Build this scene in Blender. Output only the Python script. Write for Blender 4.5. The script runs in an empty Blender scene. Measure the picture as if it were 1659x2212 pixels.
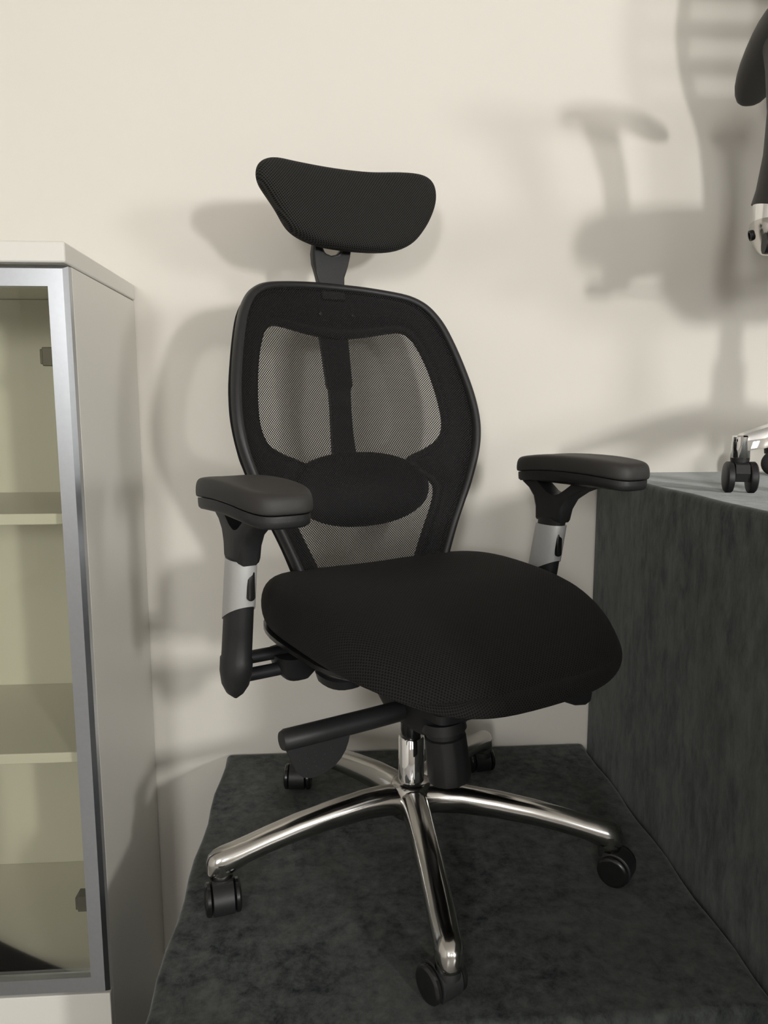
import bpy, bmesh, math, random
from math import sin, cos, pi, radians, sqrt, atan2, exp
from mathutils import Vector, Matrix
random.seed(4)
S = bpy.context.scene
COL = S.collection

# ------------------------------------------------------------------ camera
# metres; z = 0 is the top of the lower podium, the back wall is the plane y = 1.631
WALL_Y, FLOOR_Z, CEIL_Z = 1.631, -0.60, 2.35
cam = bpy.data.cameras.new('camera'); cam_o = bpy.data.objects.new('camera', cam); COL.objects.link(cam_o)
pitch, yaw, roll = radians(7.818), radians(3.742), radians(-0.159)
fw = Vector((sin(yaw)*cos(pitch), cos(yaw)*cos(pitch), -sin(pitch)))
rt = Vector((cos(yaw), -sin(yaw), 0)); up = rt.cross(fw)
r2 = cos(roll)*rt + sin(roll)*up; u2 = -sin(roll)*rt + cos(roll)*up
cam_o.matrix_world = Matrix(((r2.x, u2.x, -fw.x, 0), (r2.y, u2.y, -fw.y, 0), (r2.z, u2.z, -fw.z, 0.78), (0, 0, 0, 1)))
cam.sensor_fit = 'VERTICAL'; cam.sensor_height = 36.0; cam.lens = 1600/2212*36.0
cam.clip_start = 0.02
S.camera = cam_o

# ------------------------------------------------------------------ world, light, exposure
w = bpy.data.worlds.new('daylight'); S.world = w; w.use_nodes = True
bg = w.node_tree.nodes['Background']; bg.inputs[0].default_value = (0.93, 0.97, 1.0, 1); bg.inputs[1].default_value = 5.0
S.view_settings.view_transform = 'Standard'; S.view_settings.look = 'None'
S.view_settings.exposure = -0.22; S.view_settings.gamma = 1.0; S.view_settings.use_curve_mapping = False

FRONT_Y = -4.0
def window_light(name, x, z, sx, sz, power, col=(1.0, 0.985, 0.96)):
    l = bpy.data.lights.new(name, 'AREA'); l.shape = 'RECTANGLE'; l.size = sx; l.size_y = sz
    l.energy = power; l.color = col
    o = bpy.data.objects.new(name, l); COL.objects.link(o)
    o.location = (x, FRONT_Y + 0.03, z)
    o.rotation_euler = (Vector((0.3, 1.3, 0.9)) - o.location).to_track_quat('-Z', 'Y').to_euler()
    return o
window_light('window_daylight_centre_offscreen', 2.75, 1.22, 0.26, 0.42, 122)
window_light('window_daylight_right_offscreen', 5.3, 1.35, 0.8, 0.8, 92)
window_light('window_daylight_left_offscreen', -1.05, 1.60, 0.5, 0.8, 60)

# ------------------------------------------------------------------ materials
def mat(name):
    m = bpy.data.materials.new(name); m.use_nodes = True
    nt = m.node_tree; return m, nt, nt.nodes['Principled BSDF']
def N(nt, t, **kw):
    n = nt.nodes.new(t)
    for k, v in kw.items(): setattr(n, k, v)
    return n
def simple(name, col, rough=0.5, metal=0.0, noise=0.0, nscale=40.0, bump=0.0, spec=0.5, bscale=None):
    m, nt, b = mat(name)
    b.inputs['Base Color'].default_value = (*col, 1); b.inputs['Roughness'].default_value = rough
    b.inputs['Metallic'].default_value = metal; b.inputs['Specular IOR Level'].default_value = spec
    tc = N(nt, 'ShaderNodeTexCoord')
    if noise:
        nz = N(nt, 'ShaderNodeTexNoise'); nz.inputs['Scale'].default_value = nscale; nz.inputs['Detail'].default_value = 4
        nt.links.new(tc.outputs['Object'], nz.inputs['Vector'])
        mx = N(nt, 'ShaderNodeMix', data_type='RGBA')
        mx.inputs['A'].default_value = (*[c*(1-noise) for c in col], 1); mx.inputs['B'].default_value = (*[min(1, c*(1+noise)) for c in col], 1)
        nt.links.new(nz.outputs['Fac'], mx.inputs['Factor']); nt.links.new(mx.outputs['Result'], b.inputs['Base Color'])
    if bump:
        nb = N(nt, 'ShaderNodeTexNoise'); nb.inputs['Scale'].default_value = bscale or nscale; nb.inputs['Detail'].default_value = 3
        nt.links.new(tc.outputs['Object'], nb.inputs['Vector'])
        bp = N(nt, 'ShaderNodeBump'); bp.inputs['Strength'].default_value = bump; bp.inputs['Distance'].default_value = 0.002
        nt.links.new(nb.outputs['Fac'], bp.inputs['Height']); nt.links.new(bp.outputs['Normal'], b.inputs['Normal'])
    return m
def lattice(nt, vec_out, pitch, rx, ry):
    """0..: squared normalised distance to the nearest hole of a staggered lattice (1 = hole edge)"""
    sc = N(nt, 'ShaderNodeVectorMath', operation='SCALE'); sc.inputs['Scale'].default_value = 1/pitch
    nt.links.new(vec_out, sc.inputs[0])
    outs = []
    for off in (0.0, 0.5):
        ad = N(nt, 'ShaderNodeVectorMath', operation='ADD'); ad.inputs[1].default_value = (off, off, 0)
        nt.links.new(sc.outputs[0], ad.inputs[0])
        fr = N(nt, 'ShaderNodeVectorMath', operation='FRACTION'); nt.links.new(ad.outputs[0], fr.inputs[0])
        sb = N(nt, 'ShaderNodeVectorMath', operation='SUBTRACT'); sb.inputs[1].default_value = (0.5, 0.5, 0); nt.links.new(fr.outputs[0], sb.inputs[0])
        ml = N(nt, 'ShaderNodeVectorMath', operation='MULTIPLY'); ml.inputs[1].default_value = (1/rx, 1/ry, 0); nt.links.new(sb.outputs[0], ml.inputs[0])
        ln = N(nt, 'ShaderNodeVectorMath', operation='LENGTH'); nt.links.new(ml.outputs[0], ln.inputs[0]); outs.append(ln.outputs['Value'])
    mn = N(nt, 'ShaderNodeMath', operation='MINIMUM'); nt.links.new(outs[0], mn.inputs[0]); nt.links.new(outs[1], mn.inputs[1])
    return mn.outputs[0]
def fabric(name, hole, thread, pitch=0.0052):
    m, nt, b = mat(name)
    uv = N(nt, 'ShaderNodeUVMap')
    d = lattice(nt, uv.outputs[0], pitch, 0.30, 0.22)
    mr = N(nt, 'ShaderNodeMapRange'); mr.inputs['From Min'].default_value = 0.7; mr.inputs['From Max'].default_value = 1.25
    nt.links.new(d, mr.inputs['Value'])
    mx = N(nt, 'ShaderNodeMix', data_type='RGBA'); mx.inputs['A'].default_value = (*hole, 1); mx.inputs['B'].default_value = (*thread, 1)
    nt.links.new(mr.outputs[0], mx.inputs['Factor']); nt.links.new(mx.outputs['Result'], b.inputs['Base Color'])
    bp = N(nt, 'ShaderNodeBump'); bp.inputs['Strength'].default_value = 0.5; bp.inputs['Distance'].default_value = 0.0008
    nt.links.new(mr.outputs[0], bp.inputs['Height']); nt.links.new(bp.outputs['Normal'], b.inputs['Normal'])
    b.inputs['Roughness'].default_value = 0.85; b.inputs['Specular IOR Level'].default_value = 0.2
    b.inputs['Sheen Weight'].default_value = 0.02; b.inputs['Sheen Roughness'].default_value = 0.4
    return m
def netting(name):
    m, nt, b = mat(name)
    b.inputs['Base Color'].default_value = (0.011, 0.010, 0.010, 1); b.inputs['Roughness'].default_value = 0.7; b.inputs['Specular IOR Level'].default_value = 0.25
    uv = N(nt, 'ShaderNodeUVMap'); d = lattice(nt, uv.outputs[0], 0.0047, 0.27, 0.235)
    gt = N(nt, 'ShaderNodeMapRange'); gt.inputs['From Min'].default_value = 0.9; gt.inputs['From Max'].default_value = 1.1; nt.links.new(d, gt.inputs['Value'])
    tr = N(nt, 'ShaderNodeBsdfTransparent'); ms = N(nt, 'ShaderNodeMixShader')
    nt.links.new(gt.outputs[0], ms.inputs[0]); nt.links.new(tr.outputs[0], ms.inputs[1]); nt.links.new(b.outputs[0], ms.inputs[2])
    nt.links.new(ms.outputs[0], nt.nodes['Material Output'].inputs['Surface'])
    return m
def velvet(name):
    m, nt, b = mat(name)
    tc = N(nt, 'ShaderNodeTexCoord')
    mp = N(nt, 'ShaderNodeMapping'); mp.inputs['Scale'].default_value = (1, 1, 0.38); nt.links.new(tc.outputs['Object'], mp.inputs['Vector'])
    n1 = N(nt, 'ShaderNodeTexNoise'); n1.inputs['Scale'].default_value = 9; n1.inputs['Detail'].default_value = 8; n1.inputs['Roughness'].default_value = 0.62; n1.inputs['Distortion'].default_value = 0.15
    n2 = N(nt, 'ShaderNodeTexNoise'); n2.inputs['Scale'].default_value = 42; n2.inputs['Detail'].default_value = 8; n2.inputs['Roughness'].default_value = 0.72; n2.inputs['Distortion'].default_value = 0.2
    n3 = N(nt, 'ShaderNodeTexNoise'); n3.inputs['Scale'].default_value = 3.2; n3.inputs['Detail'].default_value = 3
    for n in (n1, n2, n3): nt.links.new(mp.outputs[0], n.inputs['Vector'])
    mul = N(nt, 'ShaderNodeMath', operation='MULTIPLY_ADD'); mul.inputs[1].default_value = 0.66
    sc = N(nt, 'ShaderNodeMath', operation='MULTIPLY'); sc.inputs[1].default_value = 0.34
    nt.links.new(n1.outputs['Fac'], sc.inputs[0]); nt.links.new(n2.outputs['Fac'], mul.inputs[0]); nt.links.new(sc.outputs[0], mul.inputs[2])
    cr = N(nt, 'ShaderNodeValToRGB'); e = cr.color_ramp.elements
    e[0].position = 0.385; e[0].color = (0.010, 0.013, 0.016, 1); e[1].position = 0.60; e[1].color = (0.092, 0.100, 0.094, 1)
    x = e.new(0.47); x.color = (0.046, 0.051, 0.050, 1)
    nt.links.new(mul.outputs[0], cr.inputs[0])
    mx = N(nt, 'ShaderNodeMix', data_type='RGBA', blend_type='MIX'); mx.inputs['B'].default_value = (0.070, 0.076, 0.068, 1)
    mr = N(nt, 'ShaderNodeMapRange'); mr.inputs['From Min'].default_value = 0.4; mr.inputs['From Max'].default_value = 0.65; mr.inputs['To Max'].default_value = 0.5
    nt.links.new(n3.outputs['Fac'], mr.inputs['Value']); nt.links.new(mr.outputs[0], mx.inputs['Factor']); nt.links.new(cr.outputs[0], mx.inputs['A'])
    nt.links.new(mx.outputs['Result'], b.inputs['Base Color'])
    b.inputs['Roughness'].default_value = 0.9; b.inputs['Specular IOR Level'].default_value = 0.1
    b.inputs['Sheen Weight'].default_value = 0.40; b.inputs['Sheen Roughness'].default_value = 0.35; b.inputs['Sheen Tint'].default_value = (0.85, 0.88, 0.86, 1)
    bp = N(nt, 'ShaderNodeBump'); bp.inputs['Strength'].default_value = 0.35; bp.inputs['Distance'].default_value = 0.004
    nt.links.new(mul.outputs[0], bp.inputs['Height']); nt.links.new(bp.outputs['Normal'], b.inputs['Normal'])
    return m
def tinted_glass(name, tint):
    m, nt, b = mat(name)
    tr = N(nt, 'ShaderNodeBsdfTransparent'); tr.inputs[0].default_value = (*tint, 1)
    gl = N(nt, 'ShaderNodeBsdfGlossy'); gl.inputs['Roughness'].default_value = 0.02
    fr = N(nt, 'ShaderNodeFresnel'); fr.inputs['IOR'].default_value = 1.5
    ms = N(nt, 'ShaderNodeMixShader'); nt.links.new(fr.outputs[0], ms.inputs[0]); nt.links.new(tr.outputs[0], ms.inputs[1]); nt.links.new(gl.outputs[0], ms.inputs[2])
    nt.links.new(ms.outputs[0], nt.nodes['Material Output'].inputs['Surface'])
    return m

M = dict(
    wall=simple('painted_plaster', (0.80, 0.762, 0.690), 0.75, noise=0.02, nscale=3, bump=0.05, bscale=60, spec=0.25),
    shell=simple('room_paint', (0.66, 0.635, 0.60), 0.8, noise=0.02, nscale=3),
    floor=simple('floor_tile', (0.30, 0.29, 0.275), 0.35, noise=0.08, nscale=6),
    frame=simple('window_frame_metal', (0.08, 0.08, 0.085), 0.4, metal=0.6, noise=0.05),
    velvet=velvet('crushed_velvet'),
    laminate=simple('cream_laminate', (0.74, 0.72, 0.66), 0.42, noise=0.015, nscale=5, spec=0.4),
    alu=simple('brushed_aluminium', (0.50, 0.52, 0.55), 0.30, metal=1.0, noise=0.06, nscale=120),
    glass=tinted_glass('bronze_glass', (0.945, 0.945, 0.890)),
    hinge=simple('hinge_steel', (0.10, 0.092, 0.078), 0.30, metal=0.5, noise=0.05),
    plastic=simple('black_plastic', (0.016, 0.016, 0.0165), 0.45, noise=0.1, nscale=80, bump=0.12, bscale=900, spec=0.45),
    plastic_gloss=simple('black_gloss_plastic', (0.010, 0.010, 0.010), 0.25, noise=0.08, nscale=60, spec=0.5),
    rubber=simple('soft_black_polyurethane', (0.030, 0.028, 0.026), 0.55, noise=0.08, nscale=50, bump=0.1, bscale=700, spec=0.4),
    dark=simple('dark_steel', (0.012, 0.012, 0.013), 0.5, noise=0.1, nscale=60, spec=0.4),
    shellp=simple('back_shell_plastic', (0.0075, 0.0075, 0.0085), 0.6, noise=0.1, nscale=70, spec=0.25),
    silver=simple('silver_paint', (0.50, 0.50, 0.49), 0.45, metal=0.3, noise=0.03, nscale=200),
    chrome=simple('polished_aluminium', (0.54, 0.525, 0.50), 0.17, metal=1.0, noise=0.03, nscale=30),
    mirror=simple('chrome_plate', (0.80, 0.80, 0.80), 0.05, metal=1.0, noise=0.02, nscale=30),
    seat=fabric('seat_fabric', (0.0015, 0.0015, 0.0015), (0.0135, 0.0128, 0.0115), 0.0056),
    head=fabric('headrest_fabric', (0.002, 0.002, 0.002), (0.034, 0.033, 0.030), 0.0052),
    net=netting('back_netting'),
)

# ------------------------------------------------------------------ mesh helpers
class MB:
    """collects verts / faces; flip=True takes chair coordinates (u right, v forward, z up)"""
    def __init__(s, flip=False): s.v = []; s.f = []; s.uv = {}; s.flip = flip
    def add(s, p, uv=None):
        s.v.append((p[0], -p[1], p[2]) if s.flip else tuple(p))
        if uv: s.uv[len(s.v)-1] = uv
        return len(s.v)-1
    def loft(s, rings, closed=True, cap0=True, cap1=True, uvs=None):
        ids = [[s.add(p, uvs[i][j] if uvs else None) for j, p in enumerate(r)] for i, r in enumerate(rings)]
        n = len(rings[0])
        for a, b in zip(ids[:-1], ids[1:]):
            for j in range(n if closed else n-1):
                k = (j+1) % n; s.f.append((a[j], a[k], b[k], b[j]))
        if closed:
            if cap0: s.f.append(tuple(reversed(ids[0])))
            if cap1: s.f.append(tuple(ids[-1]))
        return ids
    def box(s, x0, x1, y0, y1, z0, z1):
        s.loft([[(x0, y0, z), (x1, y0, z), (x1, y1, z), (x0, y1, z)] for z in (z0, z1)])
    def tube(s, path, radii, n=14, squash=1.0, upv=(0, 0, 1)):
        """round (or squashed) tube along a path; radii a number or (side, up) per point"""
        P = [Vector(p) for p in path]; rings = []
        for i, p in enumerate(P):
            t = (P[min(i+1, len(P)-1)] - P[max(i-1, 0)]).normalized()
            U = Vector(upv)
            if abs(t.dot(U)) > 0.98: U = Vector((1, 0, 0))
            a = t.cross(U).normalized(); b = a.cross(t).normalized()
            r = radii[i] if isinstance(radii, (list, tuple)) else radii
            ra, rb = (r if isinstance(r, tuple) else (r, r*squash))
            rings.append([tuple(p + a*ra*cos(2*pi*k/n) + b*rb*sin(2*pi*k/n)) for k in range(n)])
        s.loft(rings)
    def lathe(s, c, axis, prof, n=20):
        """prof: (distance along the axis, radius)"""
        ax = Vector(axis).normalized(); h = Vector((0, 0, 1)) if abs(ax.z) < 0.9 else Vector((1, 0, 0))
        a = ax.cross(h).normalized(); b = ax.cross(a); c = Vector(c)
        s.loft([[tuple(c + ax*d + a*r*cos(2*pi*k/n) + b*r*sin(2*pi*k/n)) for k in range(n)] for d, r in prof])
    def prism(s, poly, fn0, fn1):
        s.loft([[fn0(p) for p in poly], [fn1(p) for p in poly]])
    def build(s, name, m, parent=None, smooth=40, bevel=0.0, segs=2, subsurf=0, solid=0.0, sol_off=0.0):
        me = bpy.data.meshes.new(name); me.from_pydata(s.v, [], s.f)
        if s.uv:
            ul = me.uv_layers.new(name='UVMap')
            for lp in me.loops: ul.data[lp.index].uv = s.uv.get(lp.vertex_index, (0, 0))
        bm = bmesh.new(); bm.from_mesh(me)
        bmesh.ops.recalc_face_normals(bm, faces=bm.faces)
        bm.to_mesh(me); bm.free()
        if smooth:
            me.shade_smooth(); me.set_sharp_from_angle(angle=radians(smooth))
        me.materials.append(m)
        o = bpy.data.objects.new(name, me); COL.objects.link(o)
        if parent: o.parent = parent
        if solid:
            q = o.modifiers.new('thick', 'SOLIDIFY'); q.thickness = solid; q.offset = sol_off
        if bevel:
            q = o.modifiers.new('soft', 'BEVEL'); q.width = bevel; q.segments = segs; q.limit_method = 'ANGLE'; q.angle_limit = radians(35)
        if subsurf:
            q = o.modifiers.new('sub', 'SUBSURF'); q.levels = subsurf; q.render_levels = subsurf
        return o
def empty(name, loc, rz=0):
    o = bpy.data.objects.new(name, None); COL.objects.link(o); o.location = loc; o.rotation_euler = (0, 0, rz); o.empty_display_size = 0.1
    return o
def tag(o, label, cat, group=None):
    o['label'] = label; o['category'] = cat
    if group: o['group'] = group
    return o
def struct(o, label=None, cat=None):
    o['kind'] = 'structure'
    if label: o['label'] = label
    if cat: o['category'] = cat
    return o
def boxobj(name, m, x0, x1, y0, y1, z0, z1, parent=None, bevel=0.0, segs=2):
    b = MB(); b.box(x0, x1, y0, y1, z0, z1); return b.build(name, m, parent, bevel=bevel, segs=segs)
def sstep(a, b, x):
    t = max(0, min(1, (x-a)/(b-a))); return t*t*(3-2*t)
def interp(xs, ys, x):
    if x <= xs[0]: return ys[0]
    for i in range(len(xs)-1):
        if x <= xs[i+1]: return ys[i] + (ys[i+1]-ys[i])*(x-xs[i])/(xs[i+1]-xs[i])
    return ys[-1]
def catmull(pts, k=4, closed=False):
    n = len(pts); out = []
    rng = range(n) if closed else range(n-1)
    for i in rng:
        g = (lambda j: pts[j % n]) if closed else (lambda j: pts[max(0, min(n-1, j))])
        p0, p1, p2, p3 = (Vector(g(i+d)) for d in (-1, 0, 1, 2))
        for q in range(k):
            t = q/k
            out.append(0.5*((2*p1) + (p2-p0)*t + (2*p0-5*p1+4*p2-p3)*t*t + (3*p1-p0-3*p2+p3)*t**3))
    if not closed: out.append(Vector(pts[-1]))
    return out

# ------------------------------------------------------------------ the room
RX0, RX1 = -2.6, 7.2
struct(boxobj('wall_back', M['wall'], RX0-0.1, RX1+0.1, WALL_Y, WALL_Y+0.12, FLOOR_Z-0.1, CEIL_Z+0.1), 'cream white plaster wall behind the chairs', 'wall')
struct(boxobj('wall_left', M['shell'], RX0-0.12, RX0, FRONT_Y-0.1, WALL_Y, FLOOR_Z-0.1, CEIL_Z+0.1), 'plain painted side wall beyond the cabinet', 'wall')
struct(boxobj('wall_right', M['shell'], RX1, RX1+0.12, FRONT_Y-0.1, WALL_Y, FLOOR_Z-0.1, CEIL_Z+0.1), 'plain painted side wall beyond the tall podium', 'wall')
struct(boxobj('floor', M['floor'], RX0-0.1, RX1+0.1, FRONT_Y-0.1, WALL_Y+0.1, FLOOR_Z-0.1, FLOOR_Z), 'grey tiled showroom floor under the podiums', 'floor')
struct(boxobj('ceiling', M['shell'], RX0-0.1, RX1+0.1, FRONT_Y-0.1, WALL_Y+0.1, CEIL_Z, CEIL_Z+0.1), 'plain painted showroom ceiling', 'ceiling')
b = MB()                                                    # shop front: sill wall, header and piers round the openings
b.box(RX0, RX1, FRONT_Y-0.15, FRONT_Y-0.03, FLOOR_Z, 0.75); b.box(RX0, RX1, FRONT_Y-0.15, FRONT_Y-0.03, 2.1, CEIL_Z)
OPEN = [(-1.5, -0.6), (0.35, 1.25), (2.4, 3.1), (4.75, 5.85)]
xs = [RX0] + [x for o in OPEN for x in o] + [RX1]
for i in range(0, len(xs), 2): b.box(xs[i], xs[i+1], FRONT_Y-0.15, FRONT_Y-0.03, 0.75, 2.1)
struct(b.build('wall_front', M['shell'], smooth=0), 'shop front wall with tall window openings', 'wall')
for i, (x0, x1) in enumerate(OPEN):
    b = MB()
    for a in ((x0, x0+0.04, 0.75, 2.1), (x1-0.04, x1, 0.75, 2.1), (x0, x1, 0.75, 0.79), (x0, x1, 2.06, 2.1)):
        b.box(a[0], a[1], FRONT_Y-0.11, FRONT_Y-0.05, a[2], a[3])
    struct(b.build('window_%d' % (i+1), M['frame'], smooth=0), 'dark framed window in the shop front wall', 'window')

# ------------------------------------------------------------------ podiums
def podium(name, corners_bot, corners_top, z0, z1, label):
    b = MB(); nx, ny, nz = 14, 14, 10
    def corner(c, s, t): return [(1-s)*(1-t)*c[0][k] + s*(1-t)*c[1][k] + s*t*c[2][k] + (1-s)*t*c[3][k] for k in (0, 1)]
    # perimeter rings from the floor up, then inwards across the top
    per = [(i/nx, 0) for i in range(nx)] + [(1, i/ny) for i in range(ny)] + [(1-i/nx, 1) for i in range(nx)] + [(0, 1-i/ny) for i in range(ny)]
    rings = []
    for k in range(nz+1):
        f = k/nz; ring = []
        for (s, t) in per:
            p0, p1 = corner(corners_bot, s, t), corner(corners_top, s, t)
            wob = 0.003*sin(9*(p0[0]+p0[1])*3 + f*4)*(1 if k < nz else 1)
            ring.append((p0[0]*(1-f)+p1[0]*f + (wob if t not in (0, 1) else 0), p0[1]*(1-f)+p1[1]*f, z0+(z1-z0)*f))
        rings.append(ring)
    b.loft(rings)
    o = b.build(name, M['velvet'], bevel=0.010, segs=4, smooth=50)
    return tag(o, label, 'podium')
LP = [(-0.256, 0.840), (0.5755, 0.840), (0.5755, 1.628), (-0.256, 1.628)]
podium('display_podium', LP, LP, FLOOR_Z, 0.0, 'low podium covered in dark grey crushed velvet under the headrest chair')
UPZ = 0.640
UB = [(0.582, 0.12), (1.95, 0.12), (1.95, 1.628), (0.582, 1.628)]
UT = [(0.586, 0.12), (1.95, 0.12), (1.95, 1.628), (0.586, 1.628)]
podium('display_podium', UB, UT, FLOOR_Z, UPZ, 'tall podium covered in dark grey velvet carrying the chair with chrome armrest post')

# ------------------------------------------------------------------ glass-door cabinet
CX0, CX1, CF = -1.217, -0.417, 1.256                # left / right outer faces, front of the carcass
cab = tag(empty('glass_door_cabinet', ((CX0+CX1)/2, 1.44, FLOOR_Z)), 'tall cream cabinet with aluminium framed glass door and empty shelves', 'cabinet')
def cpart(name, m, x0, x1, y0, y1, z0, z1, parent=cab, bevel=0.0015):
    o = boxobj(name, m, x0, x1, y0, y1, z0, z1, None, bevel=bevel)
    o.parent = parent
    root = parent
    off = Vector((0, 0, 0))
    while root: off += root.location; root = root.parent
    o.location = -off
    return o
LAM = M['laminate']
cpart('top_panel', LAM, CX0-0.004, CX1+0.002, 1.222, 1.628, 1.009, 1.041, bevel=0.003)
cpart('side_panel', LAM, CX1-0.018, CX1, CF, 1.628, FLOOR_Z, 1.008)
cpart('side_panel', LAM, CX0, CX0+0.018, CF, 1.628, FLOOR_Z, 1.008)
cpart('back_panel', LAM, CX0+0.018, CX1-0.018, 1.618, 1.628, FLOOR_Z+0.05, 1.008, bevel=0)
cpart('bottom_panel', LAM, CX0+0.018, CX1-0.018, CF, 1.617, FLOOR_Z+0.05, FLOOR_Z+0.07)
SH = [(0.590, 0.609), (0.164, 0.183), (-0.262, -0.243)]
for z0, z1 in SH:
    cpart('shelf', LAM, CX0+0.0185, CX1-0.0185, 1.272, 1.6175, z0, z1)
XM = (CX0+CX1)/2
for side in (0, 1):
    x0, x1 = (XM+0.002, CX1) if side else (CX0, XM-0.002)
    z0, z1 = -0.257, 1.006
    door = empty('glass_door', (0, 0, 0)); door.parent = cab; door.location = (0, 0, 0)
    y0, y1, fwid = 1.2335, 1.2545, 0.031
    def frame_piece(nm, pts):
        b = MB(); dy = 0.0010 if nm == 'rail' else 0.0
        # mitred bar: front face is slightly chamfered towards the outside
        b.loft([[(p[0], y, p[1]) for p in pts] for y in (y1, y0+0.006+dy)] + [[(p[0]+(0.007 if p[0] < (x0+x1)/2 - 0.1 and p[0] < x0+0.001 else (-0.007 if p[0] > x1-0.001 else 0)), y0+dy, p[1]+(0.004 if p[1] < z0+0.001 else (-0.004 if p[1] > z1-0.001 else 0))) for p in pts]])
        o = b.build(nm, M['alu'], smooth=0); o.parent = door; o.location = -cab.location; return o
    xa, xb, za, zb = x0+fwid, x1-fwid, z0+fwid, z1-fwid
    frame_piece('stile', [(x1, z0), (x1, z1), (xb, zb), (xb, za)])
    frame_piece('stile', [(x0, z1), (x0, z0), (xa, za), (xa, zb)])
    frame_piece('rail', [(x0, z1), (xa, zb), (xb, zb), (x1, z1)])
    frame_piece('rail', [(x0, z0), (x1, z0), (xb, za), (xa, za)])
    gpane = boxobj('glass_pane', M['glass'], xa-0.004, xb+0.004, 1.243, 1.247, za-0.004, zb+0.004); gpane.parent = door; gpane.location = -cab.location
    d2 = cpart('lower_door', LAM, x0, x1, 1.2365, 1.2545, FLOOR_Z+0.06, -0.261)
    for zc in (0.868, -0.100):
        hx = CX1-0.018 if side else CX0+0.018
        sgn = -1 if side else 1
        b = MB()
        b.box(min(hx, hx+sgn*0.014), max(hx, hx+sgn*0.014), 1.275, 1.335, zc-0.009, zc+0.009)
        b.box(min(hx+sgn*0.004, hx+sgn*0.042), max(hx+sgn*0.004, hx+sgn*0.042), 1.260, 1.288, zc-0.012, zc+0.012)
        b.box(min(hx+sgn*0.010, hx+sgn*0.038), max(hx+sgn*0.010, hx+sgn*0.038), 1.2585, 1.270, zc-0.015, zc+0.015)
        h = b.build('hinge', M['hinge'], bevel=0.001, segs=1); h.parent = cab; h.location = -cab.location

# ------------------------------------------------------------------ shared chair pieces
def ell(cu, cv, z, a, c, n=20, p=2.0, zf=None):
    out = []
    for k in range(n):
        t = 2*pi*k/n; x, y = cos(t), sin(t)
        u = cu + a*math.copysign(abs(x)**(2/p), x); v = cv + c*math.copysign(abs(y)**(2/p), y)
        out.append((u, v, z if zf is None else zf(u, v)))
    return out
def superring(hw, vc, hv, n, p):
    pts = []
    for k in range(n):
        t = 2*pi*k/n; x, y = cos(t), sin(t)
        pts.append((hw*math.copysign(abs(x)**(2/p), x), vc + hv*math.copysign(abs(y)**(2/p), y)))
    return pts
def cushion(name, m, parent, outline, levels, zfun, subsurf=1, cap_bottom=True):
    """outline: closed list of (u,v); levels: (scale, z) from the bottom rim up to the middle of the top"""
    b = MB(True); n = len(outline)
    cu = sum(p[0] for p in outline)/n; cv = sum(p[1] for p in outline)/n
    rings, uvs = [], []
    prev = None
    L = list(levels)
    # arc length measured from the centre of the top outwards
    ring_pts = []
    for s, z in L:
        ring_pts.append([(cu+(p[0]-cu)*s, cv+(p[1]-cv)*s, zfun(cu+(p[0]-cu)*s, cv+(p[1]-cv)*s, z, s)) for p in outline])
    arc = [[0.0]*n for _ in L]
    for i in range(len(L)-2, -1, -1):
        for j in range(n):
            arc[i][j] = arc[i+1][j] + (Vector(ring_pts[i][j]) - Vector(ring_pts[i+1][j])).length
    for i in range(len(L)):
        row = []
        for j in range(n):
            d = Vector((outline[j][0]-cu, outline[j][1]-cv)).normalized()
            base = Vector((outline[j][0]-cu, outline[j][1]-cv))*L[-1][0]
            row.append(tuple(d*arc[i][j] + base))
        uvs.append(row)
    b.loft(ring_pts, uvs=uvs)
    return b.build(name, m, parent, smooth=60, subsurf=subsurf)

# ------------------------------------------------------------------ chair with headrest
PHI = radians(28)
ch = tag(empty('office_chair', (0.126, 1.203, 0.0), PHI), 'black mesh office chair with headrest and polished five-star base on the low podium', 'chair')

# --- base
BU, BV = 0.0056, -0.0106
def leg_mesh(th, R=0.341):
    b = MB(True); d = (cos(th), sin(th)); e = (-sin(th), cos(th))
    prof = [(0.020, 0.108, 0.024, 0.026), (0.050, 0.113, 0.0235, 0.025), (0.090, 0.1145, 0.0225, 0.0235), (0.150, 0.1105, 0.0215, 0.0215), (0.210, 0.1035, 0.0207, 0.0200),
            (0.260, 0.0945, 0.0202, 0.0190), (0.295, 0.0865, 0.0199, 0.0190), (R-0.026, 0.0805, 0.0197, 0.0212), (R-0.010, 0.0760, 0.0195, 0.0232), (R+0.003, 0.0740, 0.0180, 0.0216), (R+0.012, 0.0720, 0.0138, 0.0178), (R+0.0165, 0.0700, 0.0065, 0.0100)]
    rings = []
    for r, z, hw, hh in prof:
        ring = []
        for k in range(18):
            t = 2*pi*k/18; x, y = cos(t), sin(t)
            x = math.copysign(abs(x)**0.8, x); y = math.copysign(abs(y)**(0.75 if y < 0 else 0.95), y)
            ring.append((BU+d[0]*r+e[0]*hw*x, BV+d[1]*r+e[1]*hw*x, z+hh*y))
        rings.append(ring)
    b.loft(rings)
    c = (BU+d[0]*(R-0.006), BV+d[1]*(R-0.006))
    b.loft([ell(c[0], c[1], z, r, r, 18) for z, r in ((0.080, 0.0192), (0.062, 0.0194), (0.0535, 0.0192), (0.0520, 0.0175))])
    return b
THETA0 = radians(43.3)
AXLE = {0: (0.62, 0.78), 1: (-0.86, -0.50), 2: (0.97, 0.25), 3: (0.99, -0.10), 4: (-0.97, -0.20)}   # 0 right,1 front,2 left,3 back-left,4 back-right (world directions)
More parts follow.
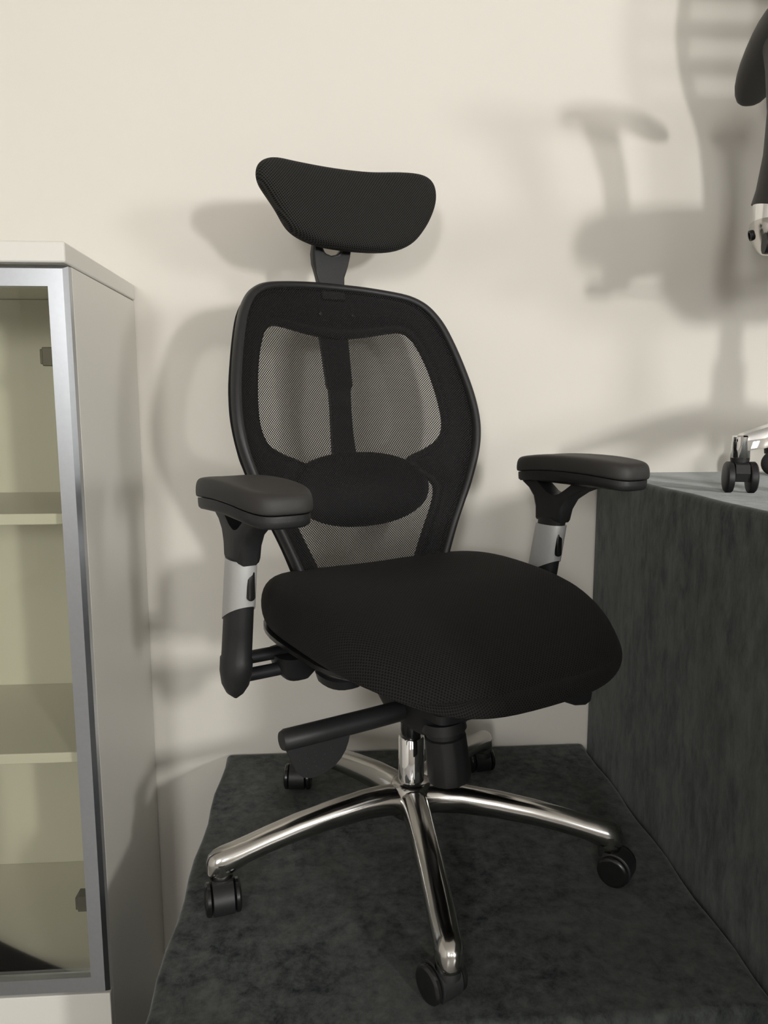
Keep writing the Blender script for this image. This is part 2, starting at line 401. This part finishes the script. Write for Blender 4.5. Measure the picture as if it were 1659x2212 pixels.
def caster(parent, c, axle_world, phi, stem_top=0.054, mw=M['plastic_gloss'], mh=M['plastic'], wr=0.0255, name='caster'):
    """c: pivot in chair coordinates; the wheels trail behind the pivot"""
    aw = Vector(axle_world).normalized()
    a = Vector((aw.x*cos(phi)+aw.y*sin(phi), aw.x*sin(phi)-aw.y*cos(phi)))           # to chair u,v
    t = Vector((-a.y, a.x))
    cu, cv = c[0]+t.x*0.015, c[1]+t.y*0.015
    b = MB(True)
    # hood: arched block between and over the wheels
    rings = []
    for s in (-0.0165, -0.0155, 0.0155, 0.0165):
        ring = []; rr = wr+0.0022 if abs(s) < 0.016 else wr+0.0008
        for k in range(21):
            an = radians(-38 + k*(256/20)); ring.append((cu+a.x*s+t.x*rr*cos(an), cv+a.y*s+t.y*rr*cos(an), max(0.006, wr+rr*sin(an))))
        rings.append(ring)
    b.loft(rings)
    b.lathe((c[0], c[1], 0.040), (0, 0, 1), [(0, 0.0165), (0.010, 0.0165), (stem_top-0.040, 0.0155)], 16)
    h = b.build(name, mh, parent, smooth=45)
    for sg in (-1, 1):
        w_ = MB(True)
        w_.lathe((cu+a.x*sg*0.0175, cv+a.y*sg*0.0175, wr), (a.x*sg, a.y*sg, 0),
                 [(0, wr-0.004), (0.0008, wr-0.0012), (0.002, wr), (0.0065, wr), (0.0090, wr-0.0022), (0.0100, wr-0.006), (0.0096, wr-0.0075), (0.0112, 0.008), (0.0115, 0.002)], 28)
        w_.build('wheel', mw, h, smooth=40)
    return h
for k in range(5):
    th = THETA0 + k*2*pi/5
    leg_mesh(th).build('base_leg', M['chrome'], ch, smooth=60)
    caster(ch, (BU+0.335*cos(th), BV+0.335*sin(th)), AXLE[k], PHI)
b = MB(True); b.lathe((BU, BV, 0.078), (0, 0, 1), [(0, 0.030), (0.004, 0.036), (0.030, 0.038), (0.052, 0.0365), (0.060, 0.033), (0.0635, 0.027)], 32)
b.build('base_hub', M['chrome'], ch, smooth=60)
b = MB(True); b.lathe((BU, BV, 0.139), (0, 0, 1), [(0, 0.0225), (0.080, 0.0225), (0.0825, 0.0205), (0.0828, 0.017)], 32)
gl = b.build('gas_lift', M['mirror'], ch, smooth=40)
b = MB(True); b.lathe((BU, BV, 0.2215), (0, 0, 1), [(0, 0.0165), (0.012, 0.0185), (0.045, 0.0185)], 24)
b.build('piston', M['plastic_gloss'], gl)

# --- tilt mechanism, knob, levers
b = MB(True)
b.loft([ell(0.005, 0.03, z, a, c, 24, 5) for z, a, c in ((0.262, 0.036, 0.05), (0.268, 0.044, 0.065), (0.300, 0.056, 0.085), (0.330, 0.062, 0.098), (0.385, 0.075, 0.105), (0.415, 0.085, 0.115))])
b.loft([ell(0.02, 0.100, z, a, c, 24, 7) for z, a, c in ((0.306, 0.066, 0.046), (0.309, 0.070, 0.050), (0.322, 0.070, 0.050), (0.325, 0.067, 0.047))])
mech = b.build('tilt_mechanism', M['dark'], ch, smooth=40)
b = MB(True)
ax = Vector((0.10, 0.05, -0.99)).normalized(); c0 = Vector((-0.008, 0.100, 0.296))
b.lathe(c0, ax, [(0, 0.034), (0.016, 0.036), (0.018, 0.030), (0.026, 0.030)], 32)
n = 36; a_ = ax.cross(Vector((0, 1, 0))).normalized(); b_ = ax.cross(a_)
rings = []
for d, r in ((0.026, 0.030), (0.028, 0.0335), (0.060, 0.0345), (0.094, 0.0355), (0.102, 0.034), (0.1045, 0.029)):
    rings.append([tuple(c0 + ax*d + (a_*cos(2*pi*k/n) + b_*sin(2*pi*k/n))*(r - (0.0009 if k % 3 == 0 and 0.027 < d < 0.105 else 0))) for k in range(n)])
b.loft(rings)
b.build('tension_knob', M['plastic'], ch, smooth=35)
# tilt lever with a dimpled paddle
b = MB(True)
b.tube([(-0.06, 0.055, 0.304), (-0.12, 0.058, 0.305), (-0.20, 0.060, 0.306), (-0.262, 0.060, 0.3065), (-0.268, 0.060, 0.3065)], [0.0165, 0.0165, 0.0165, 0.0162, 0.0135], 18)
lev = b.build('tilt_lever', M['plastic'], ch, smooth=50)
b = MB(True)
pad = [(-0.263, 0.318), (-0.262, 0.300), (-0.254, 0.277), (-0.247, 0.262), (-0.239, 0.253), (-0.228, 0.249), (-0.214, 0.2485), (-0.200, 0.252), (-0.186, 0.259), (-0.176, 0.268), (-0.168, 0.280), (-0.163, 0.293), (-0.160, 0.306)]
b.prism(pad, lambda p: (p[0], 0.062, 0.306+(p[1]-0.318)*0.92), lambda p: (p[0], 0.070, 0.306+(p[1]-0.318)*0.92))
for i in range(5):
    for j in range(5):
        px, pz = -0.247+0.0135*i+0.003*(j % 2), 0.282-0.0078*j
        if px < -0.247+0.0052*max(0, (0.280-pz)/0.0078)*0.5 or px > -0.172-0.0085*max(0, (0.280-pz)/0.0078)*0.55: continue
        b.lathe((px, 0.0698, pz), (0, 1, 0), [(0, 0.0014), (0.0006, 0.0012), (0.0010, 0.0004)], 8)
b.build('paddle', M['plastic'], lev, bevel=0.002, segs=2)
# right-hand lever, only its blade shows below the cushion
b = MB(True)
bl = [(0.110, 0.376), (0.17, 0.372), (0.194, 0.366), (0.204, 0.350), (0.207, 0.330), (0.204, 0.316), (0.192, 0.312), (0.170, 0.316), (0.150, 0.325), (0.122, 0.345)]
b.prism(bl, lambda p: (p[0], 0.192, p[1]), lambda p: (p[0], 0.212, p[1]))
b.tube([(0.06, 0.150, 0.365), (0.14, 0.202, 0.365)], 0.008, 12)
b.build('height_lever', M['plastic'], ch, bevel=0.004, segs=3)

# --- seat
def seat_outline(scale=1.0, n=56):
    return superring(0.248*scale, 0.060, 0.268*scale, n, 3.1)
def seat_z(u, v, z, s):
    k = sstep(0.42, 0.48, z)
    fall = max(0, (v-0.06)/0.27)**2.2
    lift = 0.016*(min(1, abs(u)/0.24)**2)*sstep(0.22, -0.1, v)
    back = -0.010*sstep(-0.08, -0.22, v)
    return z - fall*(0.006+0.084*k) + (lift+back)*k
seat = cushion('seat_cushion', M['seat'], ch, seat_outline(),
               [(0.90, 0.432), (0.955, 0.433), (0.985, 0.440), (1.0, 0.454), (0.995, 0.471), (0.970, 0.487), (0.925, 0.499), (0.86, 0.5055), (0.75, 0.509), (0.6, 0.510), (0.4, 0.509), (0.2, 0.508), (0.04, 0.508)], seat_z)
pan = MB(True)
sqz = lambda o: [(p[0]*(1-0.06*sstep(0.1, 0.3, p[1])), p[1]-0.065*sstep(0.10, 0.33, p[1])) for p in o]
o1 = sqz(seat_outline(0.950)); o2 = sqz(seat_outline(0.985)); o3 = sqz(seat_outline(0.60))
pz = lambda z: (lambda u, v: z - 0.006*max(0, (v-0.06)/0.27)**2.2)
pan.loft([[(p[0], p[1], pz(z)(*p)) for p in o] for o, z in ((o3, 0.405), (o1, 0.423), (o2, 0.428), (o2, 0.4345), (o1, 0.4360))])
pan.build('seat_pan', M['plastic_gloss'], ch, smooth=45)
# brackets under the pan where the arms are fixed
for s in (-1, 1):
    b = MB(True)
    for zc, vv in ((0.401, -0.055), (0.377, -0.045)):
        b.tube([(s*0.296, vv, zc-0.002), (s*0.175, vv, zc-0.002)], (0.0105), 12)
    b.loft([ell(s*0.195, -0.05, z, a, c, 18, 3) for z, a, c in ((0.352, 0.008, 0.012), (0.357, 0.020, 0.026), (0.370, 0.030, 0.036), (0.398, 0.038, 0.045))])
    b.build('arm_bracket', M['dark'], ch, smooth=40)
    b = MB(True)
    b.loft([ell(s*0.135, -0.01, z, a, c, 20, 2.6) for z, a, c in ((0.345, 0.020, 0.030), (0.348, 0.030, 0.042), (0.362, 0.034, 0.046), (0.366, 0.030, 0.042), (0.398, 0.030, 0.042))])
    b.build('slide_cap', M['dark'], ch, smooth=40)

# --- backrest: front surface v = V(u,z)
def bump_l(u, z): return 0.030*exp(-((z-0.635)/0.085)**2)*exp(-(u/0.13)**2)
def V(u, z, off=0.0, lum=1.0): return -0.160 + 1.0*u*u - 0.25*(z-0.6) + off + lum*bump_l(u, z)
half = [(0.0, 1.0155), (0.05, 1.0145), (0.10, 1.0105), (0.145, 1.0035), (0.172, 0.9925), (0.192, 0.9755), (0.210, 0.947), (0.2245, 0.907), (0.2365, 0.862), (0.246, 0.815), (0.250, 0.770), (0.2470, 0.730), (0.237, 0.690), (0.218, 0.640), (0.2015, 0.605), (0.1845, 0.569), (0.169, 0.533), (0.156, 0.500), (0.142, 0.455), (0.136, 0.425)]
hp = catmull(half, 4)
outl = [(-p.x, p.y) for p in reversed(hp)] + [(p.x, p.y) for p in hp[1:]]
b = MB(True); rings = []
for i, (u, z) in enumerate(outl):
    a0, a1 = outl[max(i-1, 0)], outl[min(i+1, len(outl)-1)]
    t = Vector((a1[0]-a0[0], a1[1]-a0[1])).normalized(); nrm = Vector((-t.y, t.x))      # outward in (u,z)
    hw = 0.0075; hd = 0.0125
    cu, cz = u - nrm.x*hw, z - nrm.y*hw
    ring = []
    for k in range(12):
        an = 2*pi*k/12; x, y = cos(an), sin(an)
        x = math.copysign(abs(x)**0.7, x); y = math.copysign(abs(y)**0.7, y)
        uu, zz = cu+nrm.x*hw*x, cz+nrm.y*hw*x
        ring.append((uu, V(u, z, lum=0)-0.006+hd*y, zz))
    rings.append(ring)
b.loft(rings)
b.build('back_frame', M['plastic'], ch, smooth=60)
# netting
def half_w(z):
    zs = [p[1] for p in reversed(half)]; us = [p[0] for p in reversed(half)]
    return interp(zs, us, z)
b = MB(True); rows, uvs = [], []
NZ, NU = 44, 26
for i in range(NZ+1):
    z = 0.43 + (1.0085-0.43)*i/NZ
    hwz = max(0.02, half_w(min(z+0.006, 1.0154)) - 0.010)
    rows.append([((-1+2*j/NU)*hwz, V((-1+2*j/NU)*hwz, z, 0.0), z) for j in range(NU+1)])
    uvs.append([((-1+2*j/NU)*hwz, z) for j in range(NU+1)])
b.loft(rows, closed=False, uvs=uvs)
b.build('mesh_panel', M['net'], ch, smooth=80)
# shell behind the netting: a band round the rim
pairs = [((.142, .455), (.080, .455)), ((.148, .48), (.092, .48)), ((.166, .533), (.115, .53)), ((.181, .569), (.133, .568)), ((.198, .605), (.148, .60)), ((.210, .63), (.156, .628)), ((.219, .65), (.149, .648)), ((.227, .67), (.116, .668)),
         ((.233, .688), (.106, .686)), ((.237, .70), (.136, .698)), ((.241, .72), (.168, .714)), ((.244, .74), (.184, .731)), ((.246, .765), (.1915, .755)), ((.245, .79), (.191, .787)), ((.241, .822), (.1865, .822)), ((.232, .862), (.1785, .861)),
         ((.222, .90), (.168, .893)), ((.209, .938), (.156, .917)), ((.191, .965), (.144, .9285)), ((.168, .988), (.128, .9325)), ((.143, .999), (.104, .9295)), ((.10, 1.006), (.07, .923)), ((.05, 1.010), (.036, .918)), ((0, 1.011), (0, .915))]
op = catmull([p[0] for p in pairs], 3); ip = catmull([p[1] for p in pairs], 3)
strip = list(zip(op, ip)); strip = strip + [((Vector((-a.x, a.y))), Vector((-c.x, c.y))) for a, c in reversed(strip[:-1])]
b = MB(True); rows = []
for a, c in strip:
    row = []
    for j in range(7):
        q = a.lerp(c, j/6); row.append((q.x, V(q.x, q.y, -0.016-0.010*sin(pi*j/6), 0.6), q.y))
    rows.append(row)
b.loft(rows, closed=False)
b.build('back_shell', M['shellp'], ch, smooth=70, solid=0.012, sol_off=0)
# spine, with the small step half way down
b = MB(True); rings = []
for z, hw in ((0.965, 0.040), (0.925, 0.034), (0.915, 0.0305), (0.880, 0.029), (0.838, 0.0275), (0.826, 0.0275), (0.818, 0.0225), (0.780, 0.0215), (0.740, 0.0225), (0.700, 0.0245), (0.660, 0.026)):
    v = V(0, z, -0.026-0.016*sstep(0.85, 0.70, z), 0); rings.append([(-hw, v, z), (hw, v, z), (hw*0.8, v-0.022, z), (-hw*0.8, v-0.022, z)])
b.loft(rings); b.build('spine', M['shellp'], ch, smooth=30, bevel=0.003)
# lumbar pad
b = MB(True); rings = []
for s in (1.0, 0.985, 0.9, 0.7, 0.45, 0.2, 0.03):
    ring = []
    for k in range(40):
        t = 2*pi*k/40; x, y = cos(t), sin(t)
        uu = 0.143*s*math.copysign(abs(x)**0.9, x); zz = 0.640 + (0.064 if y > 0 else 0.070)*s*math.copysign(abs(y)**0.95, y)
        ring.append((uu, V(uu, zz, -0.0165 + 0.010*(1-s**4)), zz))
    rings.append(ring)
back_r = [[(p[0]*0.97, p[1]-0.020, 0.64+(p[2]-0.64)*0.97) for p in rings[0]]]
b.loft(back_r + rings)
b.build('lumbar_pad', M['shellp'], ch, smooth=60)
for (u, z) in ((-0.004, 0.958), (0.062, 0.958)):
    b = MB(True); v = V(u, z, -0.0085, 0); b.lathe((u-0.029, v, z), (0, 1, 0), [(0, 0.0035), (0.0012, 0.0032), (0.0018, 0.0015)], 12)
    b.build('screw', M['hinge'], ch)

# --- headrest
b = MB(True)
stem = [(-0.026, 0.985), (-0.0265, 1.012), (-0.029, 1.030), (-0.036, 1.050), (-0.0395, 1.068), (-0.040, 1.100), (-0.021, 1.100), (-0.019, 1.079), (-0.013, 1.071), (0, 1.068), (0.013, 1.071), (0.019, 1.079), (0.021, 1.100), (0.040, 1.100), (0.0395, 1.068), (0.036, 1.050), (0.029, 1.030), (0.0265, 1.012), (0.026, 0.985)]
def sv(z): return -0.268 - 0.016*sin(pi*max(0, min(1, (z-0.985)/0.115)))
b.prism(stem, lambda p: (p[0], sv(p[1])-0.008, p[1]), lambda p: (p[0], sv(p[1])+0.008, p[1]))
b.build('headrest_stem', M['plastic'], ch, bevel=0.004, segs=3)
ho_pts = [(-0.142, 1.207), (-0.160, 1.196), (-0.168, 1.180), (-0.166, 1.164), (-0.156, 1.151), (-0.132, 1.126), (-0.114, 1.100), (-0.094, 1.086), (-0.063, 1.077), (-0.028, 1.0725), (0.046, 1.072), (0.105, 1.0765), (0.141, 1.092), (0.161, 1.113), (0.178, 1.139), (0.191, 1.172), (0.192, 1.200), (0.184, 1.216), (0.171, 1.2235), (0.152, 1.2265), (0.118, 1.2255), (0.073, 1.2205), (0.026, 1.218), (-0.022, 1.216), (-0.061, 1.2145), (-0.098, 1.2125), (-0.122, 1.211)]
ho = [(p.x, p.y) for p in catmull(ho_pts, 2, closed=True)]
def HV(u): return -0.252 + 1.15*u*u
b = MB(True); rings, uvs = [], []
hz, hu = 1.145, 0.012
fprof = [(0.93, -0.018), (0.972, -0.014), (0.995, -0.006), (1.0, 0.002), (0.99, 0.011), (0.962, 0.018), (0.91, 0.0235), (0.82, 0.027), (0.66, 0.029), (0.45, 0.030), (0.22, 0.0305), (0.03, 0.0305)]
for s, dv in fprof:
    rings.append([(hu+(p[0]-hu)*s, HV(hu+(p[0]-hu)*s)+dv - 0.12*(p[1]-hz)*s, hz+(p[1]-hz)*s) for p in ho])
    uvs.append([(p[0]*s*1.1, (p[1]-hz)*s + (-dv*0.9 if s > 0.9 else 0)*(-1 if p[1] > hz else 1)*0) for p in ho])
b.loft(rings, uvs=uvs)
b.build('headrest_pad', M['head'], ch, smooth=80, subsurf=1)
b = MB(True)
b.loft([[(hu+(p[0]-hu)*0.90, HV(hu+(p[0]-hu)*0.90)+dv - 0.12*((p[1]-hz)*0.9), hz+(p[1]-hz)*0.9) for p in ho] for dv in (-0.026, -0.017)])
b.build('headrest_shell', M['plastic'], ch, smooth=40)

# --- armrests
def armrest(s, du, pz, pu, pv):
    A = lambda p: (s*(p[0]+du), p[1], p[2])
    AP = lambda p: (s*(p[0]+du), p[1], p[2]+pz)
    AQ = lambda p: (s*(p[0]+du+pu), p[1]+pv, p[2]+pz)
    cv = lambda z: 0.016 + 0.20*(z-0.57)
    def ring(z, a, c, p=2.4, zf=None): return [A(q) for q in ell(0.297, cv(z), z, a, c, 28, p, zf)]
    b = MB(True)
    # lower horn, pointed at the bottom
    b.loft([ring(0.352, 0.003, 0.008), ring(0.360, 0.012, 0.017), ring(0.374, 0.0185, 0.026), ring(0.395, 0.0215, 0.032), ring(0.415, 0.0212, 0.0335), ring(0.418, 0.0195, 0.0315), ring(0.46, 0.0190, 0.0312), ring(0.50, 0.0186, 0.0306), ring(0.53, 0.0172, 0.0290), ring(0.565, 0.0165, 0.0290), ring(0.590, 0.0165, 0.0300), ring(0.604, 0.0160, 0.0325), ring(0.612, 0.0130, 0.0330)])
    # fork under the pad: a plate with a three-cornered opening
    fo = [(-0.0125, 0.575), (-0.0135, 0.597), (-0.020, 0.618), (-0.034, 0.634), (-0.052, 0.645), (-0.050, 0.664), (0.0, 0.668), (0.06, 0.668), (0.122, 0.660), (0.126, 0.646), (0.096, 0.634), (0.070, 0.618), (0.056, 0.597), (0.050, 0.575), (0.020, 0.573)]
    fi = [(0.026, 0.627), (0.018, 0.630), (0.008, 0.637), (-0.002, 0.644), (-0.008, 0.650), (-0.004, 0.656), (0.012, 0.658), (0.040, 0.658), (0.074, 0.656), (0.082, 0.651), (0.074, 0.644), (0.062, 0.636), (0.050, 0.629), (0.042, 0.626), (0.034, 0.625)]
    def shr(loop_, d):                                       # pull the loop inwards (outer) or outwards (opening)
        c_ = (0.036, 0.632); return [(p[0]-d*(p[0]-c_[0])/0.06, p[1]-d*(p[1]-c_[1])/0.045) for p in loop_]
    fr_ = [[AP((0.297+du_, p[0], p[1])) for p in loop_] for du_, loop_ in ((-0.0165, shr(fo, 0.0075)), (-0.014, shr(fo, 0.003)), (-0.009, fo), (0.009, fo), (0.014, shr(fo, 0.003)), (0.0165, shr(fo, 0.0075)), (0.0165, shr(fi, -0.003)), (0.013, fi), (-0.013, fi), (-0.0165, shr(fi, -0.003)), (-0.0165, shr(fo, 0.0075)))]
    b.loft(fr_, cap0=False, cap1=False)
    post = b.build('armrest_post', M['plastic'], ch, smooth=50)
    # silver collar with a slanted lower edge
    b = MB(True)
    low = lambda q: 0.489 + 0.52*(q[1]-cv(0.49))
    def cring(zc, a, c, slant):                               # collar ring; slant lowers it towards the back
        out = []
        for q in ell(0, 0, 0, a, c, 28, 2.4):
            z = zc + slant*q[1]; out.append(A((0.297+q[0], cv(z)+q[1], z)))
        return out
    b.loft([cring(0.489, 0.0185, 0.0300, 0.52), cring(0.488, 0.0205, 0.0332, 0.52), cring(0.512, 0.0203, 0.0330, 0.26), cring(0.535, 0.0201, 0.0328, 0), cring(0.570, 0.0196, 0.0324, 0), cring(0.572, 0.0190, 0.0318, 0), cring(0.5715, 0.0166, 0.0292, 0)], cap0=False, cap1=False)
    b.build('collar', M['silver'], post, smooth=40)
    b = MB(True)
    vb = cv(0.537) + 0.0312
    pr = []
    for d, k in ((0.0, 1.0), (0.004, 1.0), (0.0062, 0.86), (0.0068, 0.6)):
        pr.append([A((0.297 - 0.004 + 0.0062*k*cos(t)*1.0, vb - 0.003 + d + 0.2*0, 0.537 + (0.0165 if sin(t) > 0 else -0.0165) + 0.0062*k*sin(t))) for t in [2*pi*(i+0.5)/16 for i in range(16)]])
    b.loft(pr); b.build('button', M['plastic_gloss'], post, smooth=50)
    # arched pad and its carrier
    def pad_ring(sc, zoff, hw=0.0475, hv=0.1340):
        out = []
        for (x, y) in superring(hw*sc[0], 0, hv*sc[1], 40, 4.2):
            v = 0.073 + y; taper = 1 - 0.10*sstep(-0.03, -0.12, y)
            arch = 0.011*(1-((y-0.005)/0.139)**2)
            out.append(AQ((0.297 + x*taper, v, 0.648 + zoff + arch)))
        return out
    b = MB(True)
    b.loft([pad_ring((0.86, 0.94), -0.004), pad_ring((0.93, 0.965), -0.0005), pad_ring((0.945, 0.97), 0.006), pad_ring((0.945, 0.97), 0.0125)])
    b.build('pad_carrier', M['plastic'], post, smooth=45)
    b = MB(True)
    b.loft([pad_ring((0.93, 0.965), 0.0128), pad_ring((0.99, 0.99), 0.0145), pad_ring((1, 1), 0.019), pad_ring((0.995, 0.998), 0.028), pad_ring((0.965, 0.985), 0.0355), pad_ring((0.90, 0.955), 0.0395), pad_ring((0.80, 0.91), 0.0410), pad_ring((0.5, 0.7), 0.0415), pad_ring((0.1, 0.2), 0.0415)])
    b.build('arm_pad', M['rubber'], post, smooth=60, subsurf=1)
armrest(-1, 0.008, -0.008, 0.006, -0.006); armrest(1, 0.0, 0.003, 0.0, 0.005)

# ------------------------------------------------------------------ second chair, on the tall podium
PH2 = radians(-15)
c2 = tag(empty('office_chair', (1.025, 1.200, UPZ), PH2), 'office chair with chrome base and curved black armrest on the tall podium', 'chair')
T2 = radians(167)
for k in range(5):
    th = T2 + k*2*pi/5; d = (cos(th), sin(th)); e = (-sin(th), cos(th))
    b = MB(True); rings = []
    for r, zt, zb, hw in ((0.02, 0.190, 0.135, 0.030), (0.10, 0.172, 0.124, 0.027), (0.20, 0.144, 0.105, 0.023), (0.31, 0.1090, 0.0755, 0.018), (0.335, 0.1010, 0.0715, 0.0155), (0.343, 0.0975, 0.0715, 0.012)):
        rings.append([(d[0]*r+e[0]*x*hw, d[1]*r+e[1]*x*hw, z) for x, z in ((-1, zb), (1, zb), (1, zt-0.007), (0.75, zt), (-0.75, zt), (-1, zt-0.007))])
    b.loft(rings)
    cpt = (d[0]*0.342, d[1]*0.342)
    b.lathe((cpt[0], cpt[1], 0.058), (0, 0, 1), [(0, 0.0145), (0.002, 0.0155), (0.036, 0.0150), (0.0385, 0.013)], 20)
    b.build('base_leg', M['mirror'], c2, smooth=35)
    # twin-wheel caster with an open gap below the yoke
    b = MB(True)
    aw = Vector((0.96, -0.28)) if k == 0 else Vector((cos(k), sin(k)))
    a = Vector((aw.x*cos(PH2)+aw.y*sin(PH2), aw.x*sin(PH2)-aw.y*cos(PH2))); t = Vector((-a.y, a.x))
    cu, cv_ = cpt[0]+t.x*0.008, cpt[1]+t.y*0.008
    rings = []
    for s in (-0.011, 0.011):
        rings.append([(cu+a.x*s+t.x*x, cv_+a.y*s+t.y*x, z) for x, z in ((-0.018, 0.020), (0.018, 0.020), (0.022, 0.034), (0.017, 0.048), (0.0, 0.0535), (-0.017, 0.048), (-0.022, 0.034))])
    b.loft(rings); b.lathe((cpt[0], cpt[1], 0.046), (0, 0, 1), [(0, 0.014), (0.0125, 0.0155)], 16)
    h = b.build('caster', M['plastic'], c2, smooth=35)
    for sg in (-1, 1):
        w_ = MB(True)
        w_.lathe((cu+a.x*sg*0.0118, cv_+a.y*sg*0.0118, 0.0265), (a.x*sg, a.y*sg, 0), [(0, 0.022), (0.001, 0.0255), (0.003, 0.0265), (0.010, 0.0265), (0.0125, 0.0240), (0.0138, 0.0180), (0.0148, 0.006)], 28)
        w_.build('wheel', M['plastic'], h, smooth=35)
b = MB(True); b.lathe((0, 0, 0.095), (0, 0, 1), [(0, 0.034), (0.02, 0.038), (0.09, 0.042), (0.105, 0.034)], 28); b.build('base_hub', M['mirror'], c2)
b = MB(True); b.lathe((0, 0, 0.195), (0, 0, 1), [(0, 0.034), (0.075, 0.034), (0.077, 0.024), (0.23, 0.024)], 24); b.build('gas_lift', M['plastic'], c2)
b = MB(True); b.loft([ell(0, 0.0, z, a, c, 20, 4) for z, a, c in ((0.345, 0.05, 0.06), (0.355, 0.07, 0.10), (0.40, 0.10, 0.15), (0.485, 0.12, 0.16))])
b.tube([(-0.05, 0.04, 0.405), (-0.27, 0.05, 0.412)], 0.006, 10); b.tube([(-0.265, 0.05, 0.412), (-0.31, 0.05, 0.412)], 0.017, 12)
b.build('tilt_mechanism', M['dark'], c2, smooth=40)
cushion('seat_cushion', M['seat'], c2, superring(0.25, 0.05, 0.26, 40, 3.2),
        [(0.9, 0.487), (0.97, 0.491), (1.0, 0.510), (0.99, 0.535), (0.94, 0.560), (0.85, 0.572), (0.6, 0.577), (0.3, 0.575), (0.05, 0.575)], lambda u, v, z, s: z-0.05*max(0, (v-0.1)/0.22)**2)
# backrest: frame with cross slats
def V2(u, z): return -0.150 + 0.8*u*u - 0.10*(z-0.6)
hb = [(0.0, 1.13), (0.12, 1.125), (0.20, 1.10), (0.236, 1.05), (0.246, 0.95), (0.242, 0.88), (0.220, 0.80), (0.185, 0.72), (0.165, 0.64), (0.150, 0.56), (0.12, 0.50), (0.0, 0.485)]
hcb = catmull(hb, 3); loop = [(p.x, p.y) for p in hcb] + [(-p.x, p.y) for p in reversed(hcb[1:-1])]
b = MB(True); rings = []
n = len(loop)
for i in range(n+1):
    u, z = loop[i % n]; a0, a1 = loop[(i-1) % n], loop[(i+1) % n]
    t = Vector((a1[0]-a0[0], a1[1]-a0[1])).normalized(); nr = Vector((t.y, -t.x))
    rings.append([(u+nr.x*0.013*cos(q), V2(u, z)+0.014*sin(q), z+nr.y*0.013*cos(q)) for q in [2*pi*k/8 for k in range(8)]])
b.loft(rings, cap0=False, cap1=False); bf = b.build('back_frame', M['plastic'], c2, smooth=60)
for z0 in (1.055, 0.985, 0.915, 0.845):
    b = MB(True); hwz = interp([p[1] for p in reversed(hb)], [p[0] for p in reversed(hb)], z0)-0.006
    b.loft([[(u, V2(u, z0)+dv, z0+dz) for dv, dz in ((-0.005, -0.017), (0.005, -0.017), (0.005, 0.017), (-0.005, 0.017))] for u in [hwz*(-1+2*j/12) for j in range(13)]])
    b.build('slat', M['plastic'], c2, smooth=30)
b = MB(True); rows, uvs = [], []
for i in range(23):
    z = 0.79 + 0.325*i/22; hwz = max(0.02, interp([p[1] for p in reversed(hb)], [p[0] for p in reversed(hb)], z)-0.008)
    rows.append([(hwz*(-1+j/8), V2(hwz*(-1+j/8), z)+0.008, z) for j in range(17)]); uvs.append([(hwz*(-1+j/8), z) for j in range(17)])
b.loft(rows, closed=False, uvs=uvs); b.build('mesh_panel', M['net'], c2, smooth=80)
b = MB(True); rings = []
for z0, z1 in ((0.50, 0.50),):
    rows = []
    for i in range(9):
        z = 0.51 + 0.28*i/8; hwz = interp([p[1] for p in reversed(hb)], [p[0] for p in reversed(hb)], z)-0.006
        rows.append([(hwz*(-1+2*j/10), V2(hwz*(-1+2*j/10), z), z) for j in range(11)])
    b.loft(rows, closed=False)
b.build('lower_back_panel', M['plastic'], c2, solid=0.012)
# curved arms: pad on top, black sleeve, chrome tube and bolted ball end at the seat
for s in (-1, 1):
    A = lambda p: (s*(p[0]-0.010), p[1], p[2]+0.032)
    b = MB(True)
    b.tube([A(p) for p in ((0.318, 0.045, 0.705), (0.308, 0.030, 0.660), (0.299, 0.012, 0.600), (0.297, -0.002, 0.535), (0.300, -0.010, 0.480), (0.303, -0.014, 0.456))],
           [(0.020, 0.052), (0.018, 0.043), (0.017, 0.036), (0.018, 0.034), (0.021, 0.036), (0.0235, 0.038)], 20, upv=(0, 1, 0))
    post = b.build('armrest_post', M['rubber'], c2, smooth=50)
    b = MB(True); b.tube([A((0.303, -0.014, 0.462)), A((0.304, -0.014, 0.424))], [(0.0205, 0.034), (0.0205, 0.034)], 24, upv=(0, 1, 0))
    b.build('chrome_tube', M['mirror'], post)
    b = MB(True); rings = []
    for d, f in ((0, 1.0), (0.006, 1.06), (0.020, 1.05), (0.034, 0.90), (0.046, 0.66), (0.053, 0.38), (0.056, 0.10)):
        rings.append([A(p) for p in ell(0.303-0.1*d, -0.014, 0.428-d, 0.0225*f, 0.037*f, 24, 2.2)])
    b.loft(rings); ball = b.build('ball_end', M['chrome'], post, smooth=60)
    b = MB(True); b.lathe(A((0.327, -0.012, 0.406)), (s*1, 0, -0.25), [(-0.006, 0.009), (0.0005, 0.009), (0.0008, 0.0062), (-0.003, 0.0058)], 20); b.build('bolt', M['dark'], post)
    b = MB(True)
    rings = []
    for v, zc, hw, hz in ((-0.155, 0.676, 0.010, 0.007), (-0.150, 0.679, 0.024, 0.013), (-0.12, 0.690, 0.036, 0.017), (-0.06, 0.704, 0.042, 0.019), (0.02, 0.713, 0.045, 0.020), (0.09, 0.714, 0.045, 0.020), (0.135, 0.708, 0.038, 0.018), (0.150, 0.704, 0.020, 0.010)):
        rings.append([A((0.308+hw*math.copysign(abs(cos(q))**0.7, cos(q)), v, zc+hz*math.copysign(abs(sin(q))**0.8, sin(q)))) for q in [2*pi*k/18 for k in range(18)]])
    b.loft(rings); b.build('arm_pad', M['rubber'], post, smooth=60, subsurf=1)
    b = MB(True); b.tube([A((0.29, -0.014, 0.405)), A((0.10, -0.014, 0.440))], 0.013, 14); b.build('arm_bracket', M['dark'], c2)
